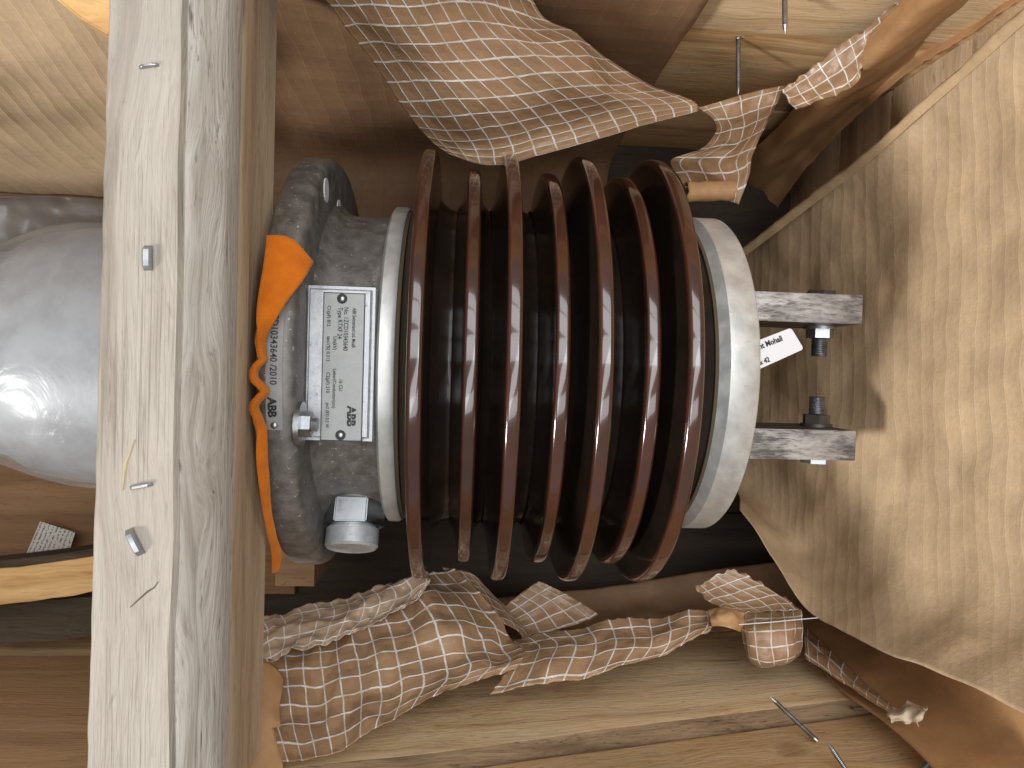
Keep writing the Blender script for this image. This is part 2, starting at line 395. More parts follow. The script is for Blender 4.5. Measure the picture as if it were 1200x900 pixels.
# ================================================================== crate
ZF = -.24
crate = thing('shipping_crate', 'open pine shipping crate with nailed plank walls around the bushing', 'crate', (-.2, 0, ZF-.02))
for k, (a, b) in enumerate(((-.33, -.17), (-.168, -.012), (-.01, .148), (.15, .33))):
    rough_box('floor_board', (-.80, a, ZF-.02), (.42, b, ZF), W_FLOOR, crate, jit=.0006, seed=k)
YU = .27
for k, (a, b, mt, dy) in enumerate(((-.24, -.112, W_PLX, .0), (-.110, .050, W_PLX, .001), (.054, .185, W_PLX2, -.002), (.188, .30, W_PLX, 0))):
    rough_box('side_plank', (-.80, YU+dy, a), (.405, YU+.022, b), mt, crate, jit=.0016, seed=20+k)
def yl(X): return -.2935+.075*max(X, -.2)+.0        # the near side wall stands slightly askew
def low(co):
    return Vector((co.x, co.y+yl(co.x), co.z))
for k, (a, b, mt, dy, t0, t1) in enumerate(((-.24, -.092, W_PLX, .004, 0, 0), (-.090, .070, W_PLX2, .008, 0, .028), (.074, .21, W_PLX, -.006, .028, 0))):
    def xf(co, a=a, b=b, t0=t0, t1=t1):
        s = (co.z-a)/(b-a); slope = t0*(1-s)+t1*s
        return low(co)+Vector((0, 0, -slope*(co.x-.05)/.35))
    lp_ = rough_box('side_plank', (-.80, -.024, a), (.40, dy, b), mt, crate, jit=.0018, seed=30+k, xf=xf, cut=40)
    lp_.data.materials.append(W_ENDGR)
    for pg in lp_.data.polygons:
        if pg.normal.z > .6: pg.material_index = 1
XE = .388
for k, (a, b) in enumerate(((-.24, -.128), (-.125, -.040), (-.036, .066), (.070, .185), (.188, .30))):
    rough_box('end_plank', (XE, -.25, a), (XE+.02, .27, b), W_PLY, crate, jit=.0012, seed=40+k)

for k, (a, b) in enumerate(((-.24, -.10), (-.097, .05), (.053, .21))):
    rough_box('end_plank', (-.822, -.31, a), (-.801, .29, b), W_PLY, crate, jit=.0012, seed=50+k)

def make_nail(a, b, r=.0020, head=True):
    """ring-shank nail with flat head at a and point at b"""
    a, b = Vector(a), Vector(b); d = (b-a).normalized(); L = (b-a).length
    bm = bmesh.new(); rings = int(L/.0016); q = Vector((0,0,1)).rotation_difference(d)
    prof = [(0, 0), (0, r*2.1), (.0012, r*2.1), (.0012, r)] if head else [(0, 0), (0, r)]
    for k in range(rings):
        x = .003+k*(L-.009)/rings
        prof += [(x, r), (x+.0005, r*.78), (x+.0011, r*.84)]
    prof += [(L-.006, r*.9), (L, .0002)]
    seg = 10; vs = [[bm.verts.new(a+q@Vector((rr*math.cos(2*math.pi*k/seg), rr*math.sin(2*math.pi*k/seg), x))) for k in range(seg)] for x, rr in prof]
    for i in range(len(vs)-1):
        for k in range(seg): bm.faces.new((vs[i][k], vs[i][(k+1)%seg], vs[i+1][(k+1)%seg], vs[i+1][k]))
    bmesh.ops.remove_doubles(bm, verts=bm.verts, dist=1e-6)
    return autosmooth(bm_obj('nail', bm, ZINC, crate), 50)
p = PY(865, 47, YU-.001); make_nail(p+Vector((0,.004,0)), P(865, 111, p.z-.002))
p = PY(919, -22, YU-.003); make_nail(p+Vector((0,.004,0)), P(920, 40, p.z-.002), head=False)
def lowp(px, py, off=.004): return pl(px, py, (0, yl(0)+off, 0), Vector((-.075, 1, 0)))
for (a, b) in (((957, 868), (902, 816)), ((994, 906), (969, 869)), ((1078, 905), (1094, 888))):
    p = lowp(*a, off=-.004); q = P(b[0], b[1], p.z-.012)
    make_nail(p, q, head=False)

# ================================================================== cross beam
ZB = .26
bL, bG, bR = P(112, 430, ZB).x, P(210, 425, ZB).x, -.1305
beam = thing('cross_beam', 'thick pale weathered pine beam spanning the crate, with staples in its top', 'beam', ((bL+bR)/2, 0, .114))
NY = 90; sec = []
prof = [(bL, .116), (bL, .19), (bL, ZB-.003), (bL+.002, ZB), (bL+.012, ZB), (bL+.024, ZB), (bG-.0018, ZB), (bG-.0004, ZB-.0032),
        (bG+.0008, ZB-.0016), (bG+.007, ZB-.0045), (-.1218, ZB-.0105), (-.1196, ZB-.0135), (-.1180, ZB-.018), (-.1171, ZB-.024), (-.1168, ZB-.032),
        (-.1176, ZB-.045), (-.1203, ZB-.062), (-.1255, ZB-.078), (bR, .165), (bR, .116)]
v, f, mi = [], [], []
for j in range(NY+1):
    y = -.262+.505*j/NY
    for k, (x, z) in enumerate(prof):
        sx = x + (y*.012 if k < 4 else 0)
        nz = noise.noise(Vector((x*60, y*7, z*40)))*.0006
        if 7 <= k <= 11: nz += noise.noise(Vector((x*220, y*30, z*220)))*.0013
        if k in (6, 7, 8): sx += noise.noise(Vector((y*18, 3, 0)))*.0014
        if k in (2, 3): sx += noise.noise(Vector((y*55, 9, 0)))*.0009
        if k in (0, 19): nz = 0
        v.append((sx+nz*.5, y, z+nz))
m_ = len(prof)
for j in range(NY):
    for k in range(m_-1):
        f.append((j*m_+k, j*m_+k+1, (j+1)*m_+k+1, (j+1)*m_+k)); mi.append(0 if k < 7 else (1 if k < 14 else 2))
    f.append((j*m_+m_-1, j*m_, (j+1)*m_, (j+1)*m_+m_-1)); mi.append(2)
f.append(tuple(range(m_))); f.append(tuple(NY*m_+k for k in range(m_))[::-1]); mi += [2, 2]
me = bpy.data.meshes.new('beam_body'); me.from_pydata(v, [], f)
for mt in (W_BEAM, W_WANE, W_SIDE): me.materials.append(mt)
me.polygons.foreach_set('material_index', mi)
bm = bmesh.new(); bm.from_mesh(me); bmesh.ops.recalc_face_normals(bm, faces=bm.faces); bm.to_mesh(me); bm.free()
bo = autosmooth(link('beam_body', me, None, beam), 48)
def staple(pa, pb, mat=ZINC, w=.0022, h=.0016):
    a, b = P(*pa, ZB+.0004), P(*pb, ZB+.0004); d = (b-a).normalized(); s = Vector((-d.y, d.x, 0))*w/2
    bm = bmesh.new(); N = 6
    rows = []
    for i in range(N+1):
        t = i/N; c = a.lerp(b, t); z = h*(1-(2*t-1)**6)
        rows.append([bm.verts.new(c+s*k+Vector((0, 0, zz))) for k, zz in ((-1, -.001), (-1, z*.75), (-.6, z), (.6, z), (1, z*.75), (1, -.001))])
    for i in range(N):
        for k in range(5): bm.faces.new((rows[i][k], rows[i][k+1], rows[i+1][k+1], rows[i+1][k]))
    bm.faces.new(rows[0]); bm.faces.new(rows[-1][::-1])
    return autosmooth(bm_obj('staple', bm, mat, beam), 40)
staple((163, 79), (186, 76), w=.0013); staple((174, 288), (174, 317), w=.0040, h=.003)
staple((152, 572), (179, 567), w=.0018, h=.002); staple((151, 620), (166, 650), w=.0036, h=.003)

CRACK = NT('crack_shadow').set((.11, .085, .06), .9)
RESIN = NT('dried_resin').set((.44, .34, .17), .35)
def sliver(name, pts_, w, mat, h=.0004):
    q = [P(x, y, ZB+h) for x, y in pts_]; v, f = [], []
    for k, p_ in enumerate(q):
        d = (q[min(k+1, len(q)-1)]-q[max(k-1, 0)]).normalized(); s_ = Vector((-d.y, d.x, 0))*w*(.25+math.sin(math.pi*(k+.4)/(len(q)-.2)))*.5
        v += [p_+s_-Vector((0,0,h*1.5)), p_+Vector((0,0,h*.6)), p_-s_-Vector((0,0,h*1.5))]
    for k in range(len(q)-1): f += [(3*k, 3*k+1, 3*k+4, 3*k+3), (3*k+1, 3*k+2, 3*k+5, 3*k+4)]
    mesh_obj(name, v, f, mat, beam, True)
sliver('crack', [(185, 682), (180, 689), (172, 694), (163, 702), (152, 712)], .0008, CRACK)
sliver('resin_streak', [(157, 516), (152, 530), (147, 543), (145, 555), (143, 575)], .0011, RESIN)
saddle_y = [(-.205, ZF), (-.205, -.05)]
arc = [(.1115*math.sin(a), -.1115*math.cos(a)) for a in [math.radians(-62+124*k/24) for k in range(25)]]
pts = [(-.205, ZF+.0005), (-.205, -.0535)] + arc + [(.125, -.0535), (.125, ZF+.0005)]
bm = bmesh.new(); A = [bm.verts.new((bL+.002, y, z)) for y, z in pts]; B = [bm.verts.new((bR-.002, y, z)) for y, z in pts]
for k in range(len(pts)):
    k2 = (k+1) % len(pts); bm.faces.new((A[k], A[k2], B[k2], B[k]))
bm.faces.new(A[::-1]); bm.faces.new(B)
sd = bm_obj('saddle_board', bm, W_BOARD); tag(sd, 'brown saddle board with round cut-out under the flange', 'board')

# ================================================================== bushing
bush = thing('transformer_bushing', 'brown porcelain high-voltage bushing with cast flange lying in the crate', 'bushing', (0, 0, -.174))
def xr(px, R): return P(px, 430+(px-545)*.0297, R).x
Rf = .163
xf1 = xr(345, Rf); xf0 = -.1272
flange = lathe('flange', [(xf0, .09), (xf0, Rf-.005), (xf0+.0015, Rf-.0015), (xf0+.004, Rf), (xf1-.007, Rf), (xf1-.003, Rf-.0012), (xf1-.0008, Rf-.004), (xf1, Rf-.008), (xf1, .09)], CAST, bush, close=True)
x_r0, x_r1 = xr(440, .129), xr(462, .129)
housing = lathe('housing', [(xf1-.002, .131), (xf1+.002, .126), (xf1+.007, .1215), (xf1+.014, .12), (x_r0-.004, .12), (x_r0, .122)], CAST, bush)
ring = lathe('clamp_ring', [(x_r0-.0002, .115), (x_r0-.0002, .1265), (x_r0+.0018, .129), (x_r1-.003, .129), (x_r1-.0005, .1275), (x_r1, .12)], CAPM, bush)
gas = lathe('gasket', [(x_r1-.0005, .1262), (x_r1+.0022, .1262)], CORK, bush)
# flange holes and studs on the right face
for (px, py) in ((382, 223), (397, 247)):
    p = PX(px, py, xf1)
    bm = bmesh.new(); rod(bm, (xf1-.004, p.y, p.z), (xf1+.0006, p.y, p.z), .0085, 24)
    autosmooth(bm_obj('hole_light_disc', bm, WHITE, flange), 40)  # added white disc, stands for bright light seen through the bolt hole
# nameplate pad
zp = .1325
pa, pb = P(352, 335, zp), P(440, 517, zp)
X0, X1, Y1, Y0 = xf1-.001, x_r0-.001, P(400, 335, zp).y, P(400, 517, zp).y
bm = bmesh.new(); bmesh.ops.create_cube(bm, size=1)
for vv in bm.verts: vv.co = Vector((X0+(vv.co.x+.5)*(X1-X0), Y0+(vv.co.y+.5)*(Y1-Y0), .088+(vv.co.z+.5)*(zp-.088)))
bmesh.ops.bevel(bm, geom=[e for e in bm.edges if all(q.co.z > .1 for q in e.verts)], offset=.003, segments=3, affect='EDGES')
pad = autosmooth(bm_obj('mounting_pad', bm, CAST_L, bush), 40)
# nameplate
zn = zp+.0010
nx0, nx1, ny1, ny0 = P(378, 430, zn).x, P(425, 430, zn).x, P(402, 344, zn).y, P(402, 516, zn).y
def slab(name, x0, x1, y0, y1, z0, z1, mat, parent, bev=.0004):
    bm = bmesh.new(); bmesh.ops.create_cube(bm, size=1)
    for vv in bm.verts: vv.co = Vector((x0+(vv.co.x+.5)*(x1-x0), y0+(vv.co.y+.5)*(y1-y0), z0+(vv.co.z+.5)*(z1-z0)))
    if bev: bmesh.ops.bevel(bm, geom=list(bm.edges), offset=bev, segments=2, affect='EDGES')
    return autosmooth(bm_obj(name, bm, mat, parent), 40)
plate = slab('nameplate', nx0, nx1, ny0, ny1, zp-.0006, zn, PLATE, bush, .0003)
slab('plate_edge', nx0-.0006, nx1+.0006, ny0-.0006, ny1+.0006, zp-.0008, zn-.0006, INK, bush, 0)
dg = bpy.context.evaluated_depsgraph_get
def text_mesh(body, size, bold=0., align='LEFT', space=1.):
    cu = bpy.data.curves.new('lettering', 'FONT'); cu.body = body; cu.size = size; cu.offset = bold*size; cu.align_x = align
    cu.space_character = space; cu.resolution_u = 3
    o = bpy.data.objects.new('lettering', cu); C.objects.link(o)
    bpy.context.view_layer.update()
    me = bpy.data.meshes.new_from_object(o.evaluated_get(dg())); bpy.data.objects.remove(o); bpy.data.curves.remove(cu)
    return me
def put_text(body, size, org, parent, mat=INK, rot=-90, fn=None, bold=0., squash=1., space=1., name='lettering'):
    me = text_mesh(body, size, bold, space=space); me.materials.clear()
    a = math.radians(rot); ca, sa = math.cos(a), math.sin(a)
    for vv in me.vertices:
        x, y = vv.co.x*squash, vv.co.y
        q = Vector((org[0]+ca*x-sa*y, org[1]+sa*x+ca*y, org[2])); vv.co = fn(q) if fn else q
    return link(name, me, mat, parent)
zt = zn+.0003
U = P(402, 344, zn).y-P(402, 345, zn).y         # one photo pixel on the plate, in metres
def npx(px, py): q = P(px, py, zn); return (q.x, q.y, zt)
put_text('ABB Switzerland Ltd. Micafil', 6.0*U, npx(413.5, 361), plate, bold=.013, squash=.68)
put_text('No. 1ZCD10343640', 7.6*U, npx(403.5, 360), plate, bold=.013, squash=.80)
put_text('Type RTXF 24', 7.6*U, npx(396.5, 360), plate, bold=.013, squash=.82)
put_text('16 CU', 6.2*U, npx(397.5, 444), plate, bold=.013, squash=.86)
put_text('Un(kV)', 6.0*U, npx(390.8, 394), plate, bold=.016, squash=.92)
put_text('Leiter(Conductor(cm)', 5.6*U, npx(390.5, 432), plate, bold=.016, squash=.92)
put_text('C1(pF) 812', 5.6*U, npx(384.0, 358), plate, bold=.016, squash=.95)
put_text('tan1(%) 0.313', 5.6*U, npx(383.3, 394), plate, bold=.016, squash=.95)
put_text('C2(pF) 210', 5.6*U, npx(382.8, 436), plate, bold=.016, squash=.95)
put_text('pn2 (83) 0.5 W', 5.6*U, npx(382.2, 472), plate, bold=.016, squash=.85)
def logo(org, size, parent, fn=None, slit=PLATE):
    put_text('ABB', size, org, parent, bold=.045, squash=.98, fn=fn, name='logo', space=.98)
    x, y, z = org; cap = .70*size
    def strip(x0, x1, y0, y1):
        vs = [Vector((x0, y0, z+.0001)), Vector((x1, y0, z+.0001)), Vector((x1, y1, z+.0001)), Vector((x0, y1, z+.0001))]
        mesh_obj('logo_slit', [fn(q) if fn else q for q in vs], [(0,1,2,3)], slit, parent)
    strip(x+cap*.445, x+cap*.49, y-2.15*size, y+.1*size)
logo(npx(407.5, 476), 13.6*U, plate)
def rivet(px, py, z, parent, r=.0026, fnz=None):
    p = P(px, py, z)
    if fnz: p.z = fnz(p)
    bm = bmesh.new(); bmesh.ops.create_uvsphere(bm, u_segments=18, v_segments=10, radius=r)
    for vv in bm.verts: vv.co = Vector((p.x+vv.co.x, p.y+vv.co.y, p.z+vv.co.z*.55))
    o = bm_obj('rivet', bm, ZINC, parent, True)
    return o
for q in ((401, 350), (399, 510)):
    p = P(*q, zn); bm = bmesh.new(); rod(bm, (p.x, p.y, zn-.0005), (p.x, p.y, zn+.0005), .0033, 20)
    autosmooth(bm_obj('rivet_washer', bm, INK, plate), 40)
    rivet(*q, zn+.0003, plate, .0021)
# label strip round the flange rim
RL = Rf+.0005
def wrap(q): return Vector((q.x, q.y, math.sqrt(max(1e-6, (RL+(q.z-Rf))**2-q.y**2))))
lx0, lx1 = xr(311.5, Rf), xr(331, Rf); ly1, ly0 = P(322, 345, Rf).y, P(322, 505, Rf).y
v, f = [], []
for k in range(25):
    y = ly0+(ly1-ly0)*k/24
    v += [wrap(Vector((lx0, y, Rf))), wrap(Vector((lx1, y, Rf)))]
for k in range(24): f.append((2*k, 2*k+1, 2*k+3, 2*k+2))
rl = mesh_obj('rim_label', v, f, PLATE, flange); 
q = P(318.2, 362, Rf); put_text('1ZCD10343640 /2010', 10.6*U, (q.x, q.y+.004, Rf+.0003), flange, fn=wrap, squash=.93, bold=.012)
q = P(313.5, 466, Rf); logo((q.x, q.y, Rf+.0003), 12.5*U, flange, fn=wrap)
rivet(319, 499, Rf, flange, .0022, lambda p: math.sqrt(Rf*Rf-p.y*p.y)+.0006)
# earthing bolt on the flange face
p = PX(351, 497, xf1); eb = []
bm = bmesh.new(); rod(bm, (xf1-.001, p.y, p.z), (xf1+.0022, p.y, p.z), .0142, 40); wsh = autosmooth(bm_obj('washer', bm, ZINC, bush), 40)
bm = bmesh.new(); rod(bm, (xf1+.0022, p.y, p.z), (xf1+.0078, p.y, p.z), .0082, 6, twist=.3); hx = bm_obj('hex_nut', bm, ZINC, bush)
bm = bmesh.new()
for k in range(3): rod(bm, (xf1+.0078+k*.0012, p.y, p.z), (xf1+.0089+k*.0012, p.y, p.z), .0048, 18, .0042)
autosmooth(bm_obj('stud', bm, ZINC, bush), 40)
# test tap with hex collar and screw cap
al = math.radians(26); dv = Vector((0, -math.cos(al), math.sin(al))); tx = P(412, 600, .07).x
def tap(r): return Vector((tx, 0, 0))+dv*r
bm = bmesh.new(); rod(bm, tap(.09), tap(.1195), .0222, 40); tb = autosmooth(bm_obj('tap_boss', bm, CAST, bush), 40)
bm = bmesh.new(); rod(bm, tap(.1195), tap(.1375), .0232, 6, twist=math.radians(0)); bmesh.ops.bevel(bm, geom=list(bm.edges), offset=.0008, segments=2, affect='EDGES')
autosmooth(bm_obj('hex_collar', bm, ZINC, bush), 30)
bm = bmesh.new(); rod(bm, tap(.1375), tap(.1395), .0175, 40); rod(bm, tap(.1395), tap(.152), .0196, 48); rod(bm, tap(.152), tap(.1538), .0196, 48, .0178)
autosmooth(bm_obj('screw_cap', bm, CAST_L, bush), 35)

# porcelain: core plus seven sheds
Rt = .134
xs = [(485, .174), (551, .160), (603, .174), (660, .160), (711.5, .174), (767, .160), (818, .174)]
xc = [xr(px, R) for px, R in xs]
x_c0 = xr(846, .131); x_c1 = xr(892.5, .131)
core = [(x_r1+.002, .1245), (xc[0]-.010, .1255), (xc[0]-.006, Rt-.004)]
for i in range(7):
    core += [(xc[i], Rt)]
    if i < 6:
        for t in [.08*k for k in range(3, 12)]: core.append((xc[i]+(xc[i+1]-xc[i])*t, Rt-.006+.022*(t-.62)**2/.38))
core += [(xc[6]+.006, Rt-.005), (xc[6]+.012, .1265), (x_c0-.001, .1255)]
ins = lathe('porcelain_insulator', core, GLAZE, bush, 160)
def shed(xc_, R):
    pr = []; root = .0125; tip = .0050; rc = R-.0046
    for k in range(7):                                   # left flank: gently concave
        t = k/6; pr.append((-(root+(tip-root)*(t**.55)), Rt-.004+(rc-Rt+.004)*t))
    for k in range(1, 20):                               # blunt, softly squared rim
        a = math.pi*k/20; ca, sa = math.cos(a), math.sin(a); e = .62
        pr.append((-tip*math.copysign(abs(ca)**e, ca), rc+.0046*abs(sa)**e))
    for k in range(7):
        t = 1-k/6; pr.append(((root*.8+(tip-root*.8)*(t**.5)), Rt-.004+(rc-Rt+.004)*t))
    o = lathe('shed', [(xc_+x, r) for x, r in pr], GLAZE, ins, 176, close=False)
    o.data.materials.append(GLAZE_RIM)
    for pg in o.data.polygons:
        c_ = pg.center
        if math.hypot(c_.y, c_.z) > R-.0052: pg.material_index = 1
    return o
for x, (px, R) in zip(xc, xs): shed(x, R)
lathe('end_gasket', [(x_c0-.0030, .122), (x_c0-.0030, .1272), (x_c0-.0006, .1272), (x_c0-.0006, .122)], CORK, bush)
cap = lathe('end_cap', [(x_c0, .10), (x_c0, .1255), (x_c0+.004, .1290), (x_c0+.0062, .131), (x_c1-.002, .131), (x_c1-.0004, .1297), (x_c1, .128), (x_c1, .06), (x_c1-.004, .02)], CAPM, bush)
# terminal bars
zb = .03
def term(px0, px1, py0, py1, py0b, outer):
    a, b = P(px1, py0, zb), P(px1, py1, zb)
    y1, y0 = a.y, b.y
    bar = slab('terminal_bar', x_c1-.004, P(px1, (py0+py1)/2, zb).x, y0, y1, zb-.075, zb, BARM, bush, .0006)
    bar.data.materials.append(BARS)
    for pg in bar.data.polygons:
        if abs(pg.normal.y) > .6: pg.material_index = 1
    xb = P(957, 430, -.015).x; s = 1 if outer > 0 else -1
    yo = y1 if s > 0 else y0; yi = y0 if s > 0 else y1; zz = -.012
    bm = bmesh.new(); rod(bm, (xb, yo-s*.001, zz), (xb, yo+s*.0075, zz), .0125, 6, twist=.2); bm_obj('bolt_head', bm, DARKST if s > 0 else ZINC, bar)
    bm = bmesh.new(); rod(bm, (xb, yi+s*.001, zz), (xb, yi-s*.0025, zz), .0135, 32); rod(bm, (xb, yi-s*.0025, zz), (xb, yi-s*.0105, zz), .0118, 6, twist=.25)
    autosmooth(bm_obj('nut', bm, ZINC if s > 0 else DARKST, bar), 30)
    bm = bmesh.new(); nth = 9
    for k in range(nth):
        y = yi-s*(.0105+k*.0018); rod(bm, (xb, y, zz), (xb, y-s*.0009, zz), .0062, 24, .0070); rod(bm, (xb, y-s*.0009, zz), (xb, y-s*.0018, zz), .0070, 24, .0062)
    autosmooth(bm_obj('bolt_thread', bm, ZINC, bar), 60)
    return bar
term(893, 1011, 346, 380, 0, 1)
term(885, 1003, 505, 540, 0, -1)
# oil-side body left of the beam
lower = lathe('lower_body', [(-.62, .055), (-.50, .062), (-.42, .072), (-.392, .078), (-.352, .083), (-.338, .0905), (-.330, .0955), (-.322, .098), (-.300, .102), (-.27, .1042), (-.20, .1042), (xf0-.001, .1042)], LOWM, bush, 128)
# clear wrap
v, f = [], []
pr = [(-.60, .062), (-.50, .068), (-.43, .0745), (-.39, .081), (-.355, .0885), (-.338, .0945), (-.325, .0995), (-.31, .1028), (-.29, .1052), (-.26, .106), (-.22, .106), (-.185, .106)]
seg = 180
for i, (X, R) in enumerate(pr):
    for k in range(seg):
        a = 2*math.pi*k/seg
        q = Vector((X, math.cos(a), math.sin(a)))
        d = max(0, noise.noise(Vector((X*9, q.y*2.6, q.z*2.6))))*.0055 + abs(noise.noise(Vector((X*22+5, q.y*5, q.z*5))))*.0026
        v.append((X+noise.noise(Vector((q.y*3, q.z*3, X*8)))*.003, (R+d)*q.y, (R+d)*q.z))
for i in range(len(pr)-1):
    for k in range(seg): f.append((i*seg+k, (i+1)*seg+k, (i+1)*seg+(k+1)%seg, i*seg+(k+1)%seg))
wrapo = mesh_obj('plastic_wrap', v, f, FILM, None, True)
wrapo.modifiers.new('sub', 'SUBSURF').render_levels = 1
tag(wrapo, 'clear plastic film wrapped tightly round the silver lower body', 'plastic wrap')

# tag on the end cap
tz = .055
c4 = [P(868, 407, tz), P(927, 384, tz), P(942, 409, tz), P(880, 437, tz)]
rp = []
for k in range(4):                                   # rounded corners
    a_, b_, c_ = c4[k-1], c4[k], c4[(k+1) % 4]; u, v_ = (a_-b_).normalized()*.0028, (c_-b_).normalized()*.0028
    rp += [b_+u*(1-t)**2+v_*t**2 for t in (0, .25, .5, .75, 1)]
bm = bmesh.new(); A = [bm.verts.new(q) for q in rp]; B = [bm.verts.new(q-Vector((0,0,.0008))) for q in rp]
bm.faces.new(A[::-1]); bm.faces.new(B)
for k in range(len(rp)): bm.faces.new((A[k], A[(k+1)%len(rp)], B[(k+1)%len(rp)], B[k]))
tg = bm_obj('paper_tag', bm, WHITE); tag(tg, 'white paper tag with black lettering poking out behind the end cap', 'tag')
tang = math.degrees(math.atan2((c4[1]-c4[0]).y, (c4[1]-c4[0]).x))
UT = (P(900, 400, tz)-P(900, 401, tz)).length
q = P(890, 409.5, tz); put_text('nt Mohali', 9.2*UT, (q.x, q.y, tz+.0003), tg, rot=tang, bold=.035, squash=.86)
q = P(888, 429, tz); put_text('0k 42', 8.2*UT, (q.x, q.y, tz+.0003), tg, rot=tang, bold=.035, squash=.86)

# ================================================================== orange felt
FZ = .1745
rows = [[(313, 276, FZ), (340, 280, FZ-.003), (366, 307, FZ-.012)],
        [(310, 305, FZ+.001), (332, 314, FZ), (355, 327, FZ-.007)],
        [(305, 338, FZ+.001), (319, 343, FZ+.001), (337, 351, FZ-.003)],
        [(302, 366, FZ+.001), (310, 370, FZ+.001), (321, 376, FZ-.003)],
        [(301, 392, FZ), (305, 394, FZ-.002), (310, 396, FZ-.006)]]
wave = [(308, 416), (310, 421), (303, 428), (299, 436), (300, 445), (308, 453), (312, 459), (306, 466), (300, 474), (300, 482), (304, 490)]
for (x, y) in wave: rows.append([(x-4, y, FZ), (x-4, y, FZ, -.004), (x-4, y, FZ, -.0085)])
rows += [[(301, 505, FZ-.001), (306, 505, FZ-.003), (311, 505, FZ-.006)],
         [(300, 530, FZ-.005), (306, 531, FZ-.006), (311, 532, FZ-.010)],
         [(303, 560, FZ-.012), (308, 561, FZ-.013), (313, 562, FZ-.018)],
         [(308, 595, .148), (312, 596, .147), (316, 597, .142)],
         [(314, 625, .128), (318, 626, .127), (322, 627, .122)],
         [(318, 645, .112), (323, 645, .111), (328, 645, .106)],
         [(319, 670, .098), (322, 669, .098), (325, 668, .094)]]
fo = sheet('felt_strip', rows, FELT, (2, 12), (12, 150), wr=.0006, th=.0034, wfreq=60)
tag(fo, 'crumpled orange felt strip squeezed between the beam and the flange', 'felt')

# ================================================================== paper lining
def paper(name, label, rows, mat, cat='paper', group=None, **kw):
    o = sheet(name, rows, mat, **kw); return tag(o, label, cat, group)
# upper side, left of the scrim sheet: quilted lining
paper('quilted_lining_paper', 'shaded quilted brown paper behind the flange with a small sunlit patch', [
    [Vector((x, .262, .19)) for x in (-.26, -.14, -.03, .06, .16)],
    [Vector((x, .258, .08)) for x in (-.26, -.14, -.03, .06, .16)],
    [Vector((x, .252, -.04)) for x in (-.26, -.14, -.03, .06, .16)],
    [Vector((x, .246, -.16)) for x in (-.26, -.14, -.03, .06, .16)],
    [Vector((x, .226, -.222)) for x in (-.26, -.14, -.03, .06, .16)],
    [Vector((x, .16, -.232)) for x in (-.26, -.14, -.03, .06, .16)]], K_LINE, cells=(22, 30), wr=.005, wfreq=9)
# big scrim sheet hanging over the sheds
big = paper('scrim_paper', 'large flap of white-gridded brown paper hanging above the porcelain sheds', [
    [(325, -60, .185), (410, -62, .195), (490, -62, .195), (560, -52, .18), (612, -30, .15)],
    [(384, 2, .15), (450, 4, .165), (520, 0, .155), (585, 3, .135), (640, 22, .105)],
    [(428, 68, .115), (490, 66, .135), (560, 62, .125), (640, 58, .115), (706, 62, .075)],
    [(472, 128, .085), (540, 126, .105), (620, 118, .095), (700, 106, .085), (770, 97, .045)],
    [(502, 164, .062), (570, 166, .070), (650, 150, .065), (735, 130, .055), (812, 119, .034)],
    [(528, 182, .056), (577, 193, .056), (662, 174, .055), (745, 150, .045), (818, 130, .034)]],
    K_SCRIM, cells=(14, 14), res=(130, 110), wr=.003, wfreq=12, crease=.003, seed=2, folds=((.9, .3, 0, 11, .004), (.4, -.9, 0, 19, .0025)), crumple=(15, .005))
# pinch and hanging flap
paper('scrim_paper', 'small twisted flap of gridded paper hanging beside the last shed with a rolled hem', [
    [(820, 127, .033), (838, 121, .032), (866, 112, .03), (898, 104, .028), (922, 100, .028)],
    [(836, 140, .025), (846, 136, .026), (868, 132, .026), (892, 124, .024), (912, 116, .024)],
    [(838, 154, .012), (852, 152, .014), (870, 148, .014), (890, 140, .012), (903, 132, .010)],
    [(818, 176, -.005), (840, 172, .0), (862, 168, .002), (882, 162, .0), (896, 154, -.002)],
    [(786, 188, -.020), (812, 190, -.012), (842, 190, -.008), (868, 186, -.01), (884, 180, -.012)],
    [(798, 212, -.035), (822, 212, -.03), (848, 212, -.022), (868, 208, -.022), (880, 200, -.022)],
    [(806, 226, -.042), (826, 230, -.036), (846, 234, -.03), (862, 238, -.028), (866, 240, -.028)]],
    K_SCRIM, cells=(5, 7), res=(60, 70), wr=.002, wfreq=30, crease=.003, seed=5, crumple=(26, .004))
a, b = P(803, 226, -.030), P(859, 224, -.018)
v, f = [], []; S = 20; TT = 26
for i in range(S+1):
    c_ = a.lerp(b, i/S)
    for k in range(TT+1):
        an = -0.6+k/TT*5.2; r = .0098-.0022*k/TT+noise.noise(Vector((i*.3, k*.2, 0)))*.0008
        v.append(c_+Vector((noise.noise(Vector((k*.4, 7, 0)))*.0015 if i in (0, S) else 0, r*math.cos(an), r*math.sin(an))))
for i in range(S):
    for k in range(TT): f.append((i*(TT+1)+k, i*(TT+1)+k+1, (i+1)*(TT+1)+k+1, (i+1)*(TT+1)+k))
hem = mesh_obj('paper_roll', v, f, K_PLAIN, None, True); hem.modifiers.new('t', 'SOLIDIFY').thickness = .0005
tag(hem, 'small curled brown paper roll at the foot of the twisted flap', 'paper')
# torn bright strip
paper('torn_strip', 'bright crinkled strip of torn gridded paper against the upper planks', [
    [(916, 104, .040), (945, 84, .050), (985, 52, .07), (1024, 26, .09), (1070, -20, .12)],
    [(922, 116, .036), (955, 100, .048), (995, 74, .068), (1024, 46, .085), (1082, -6, .12)],
    [(932, 128, .030), (966, 116, .042), (1002, 98, .06), (1018, 66, .08), (1040, 42, .1)]],
    K_SCRIM, cells=(9, 3), res=(60, 24), wr=.002, wfreq=40, crease=.005, seed=9, edge=.002)
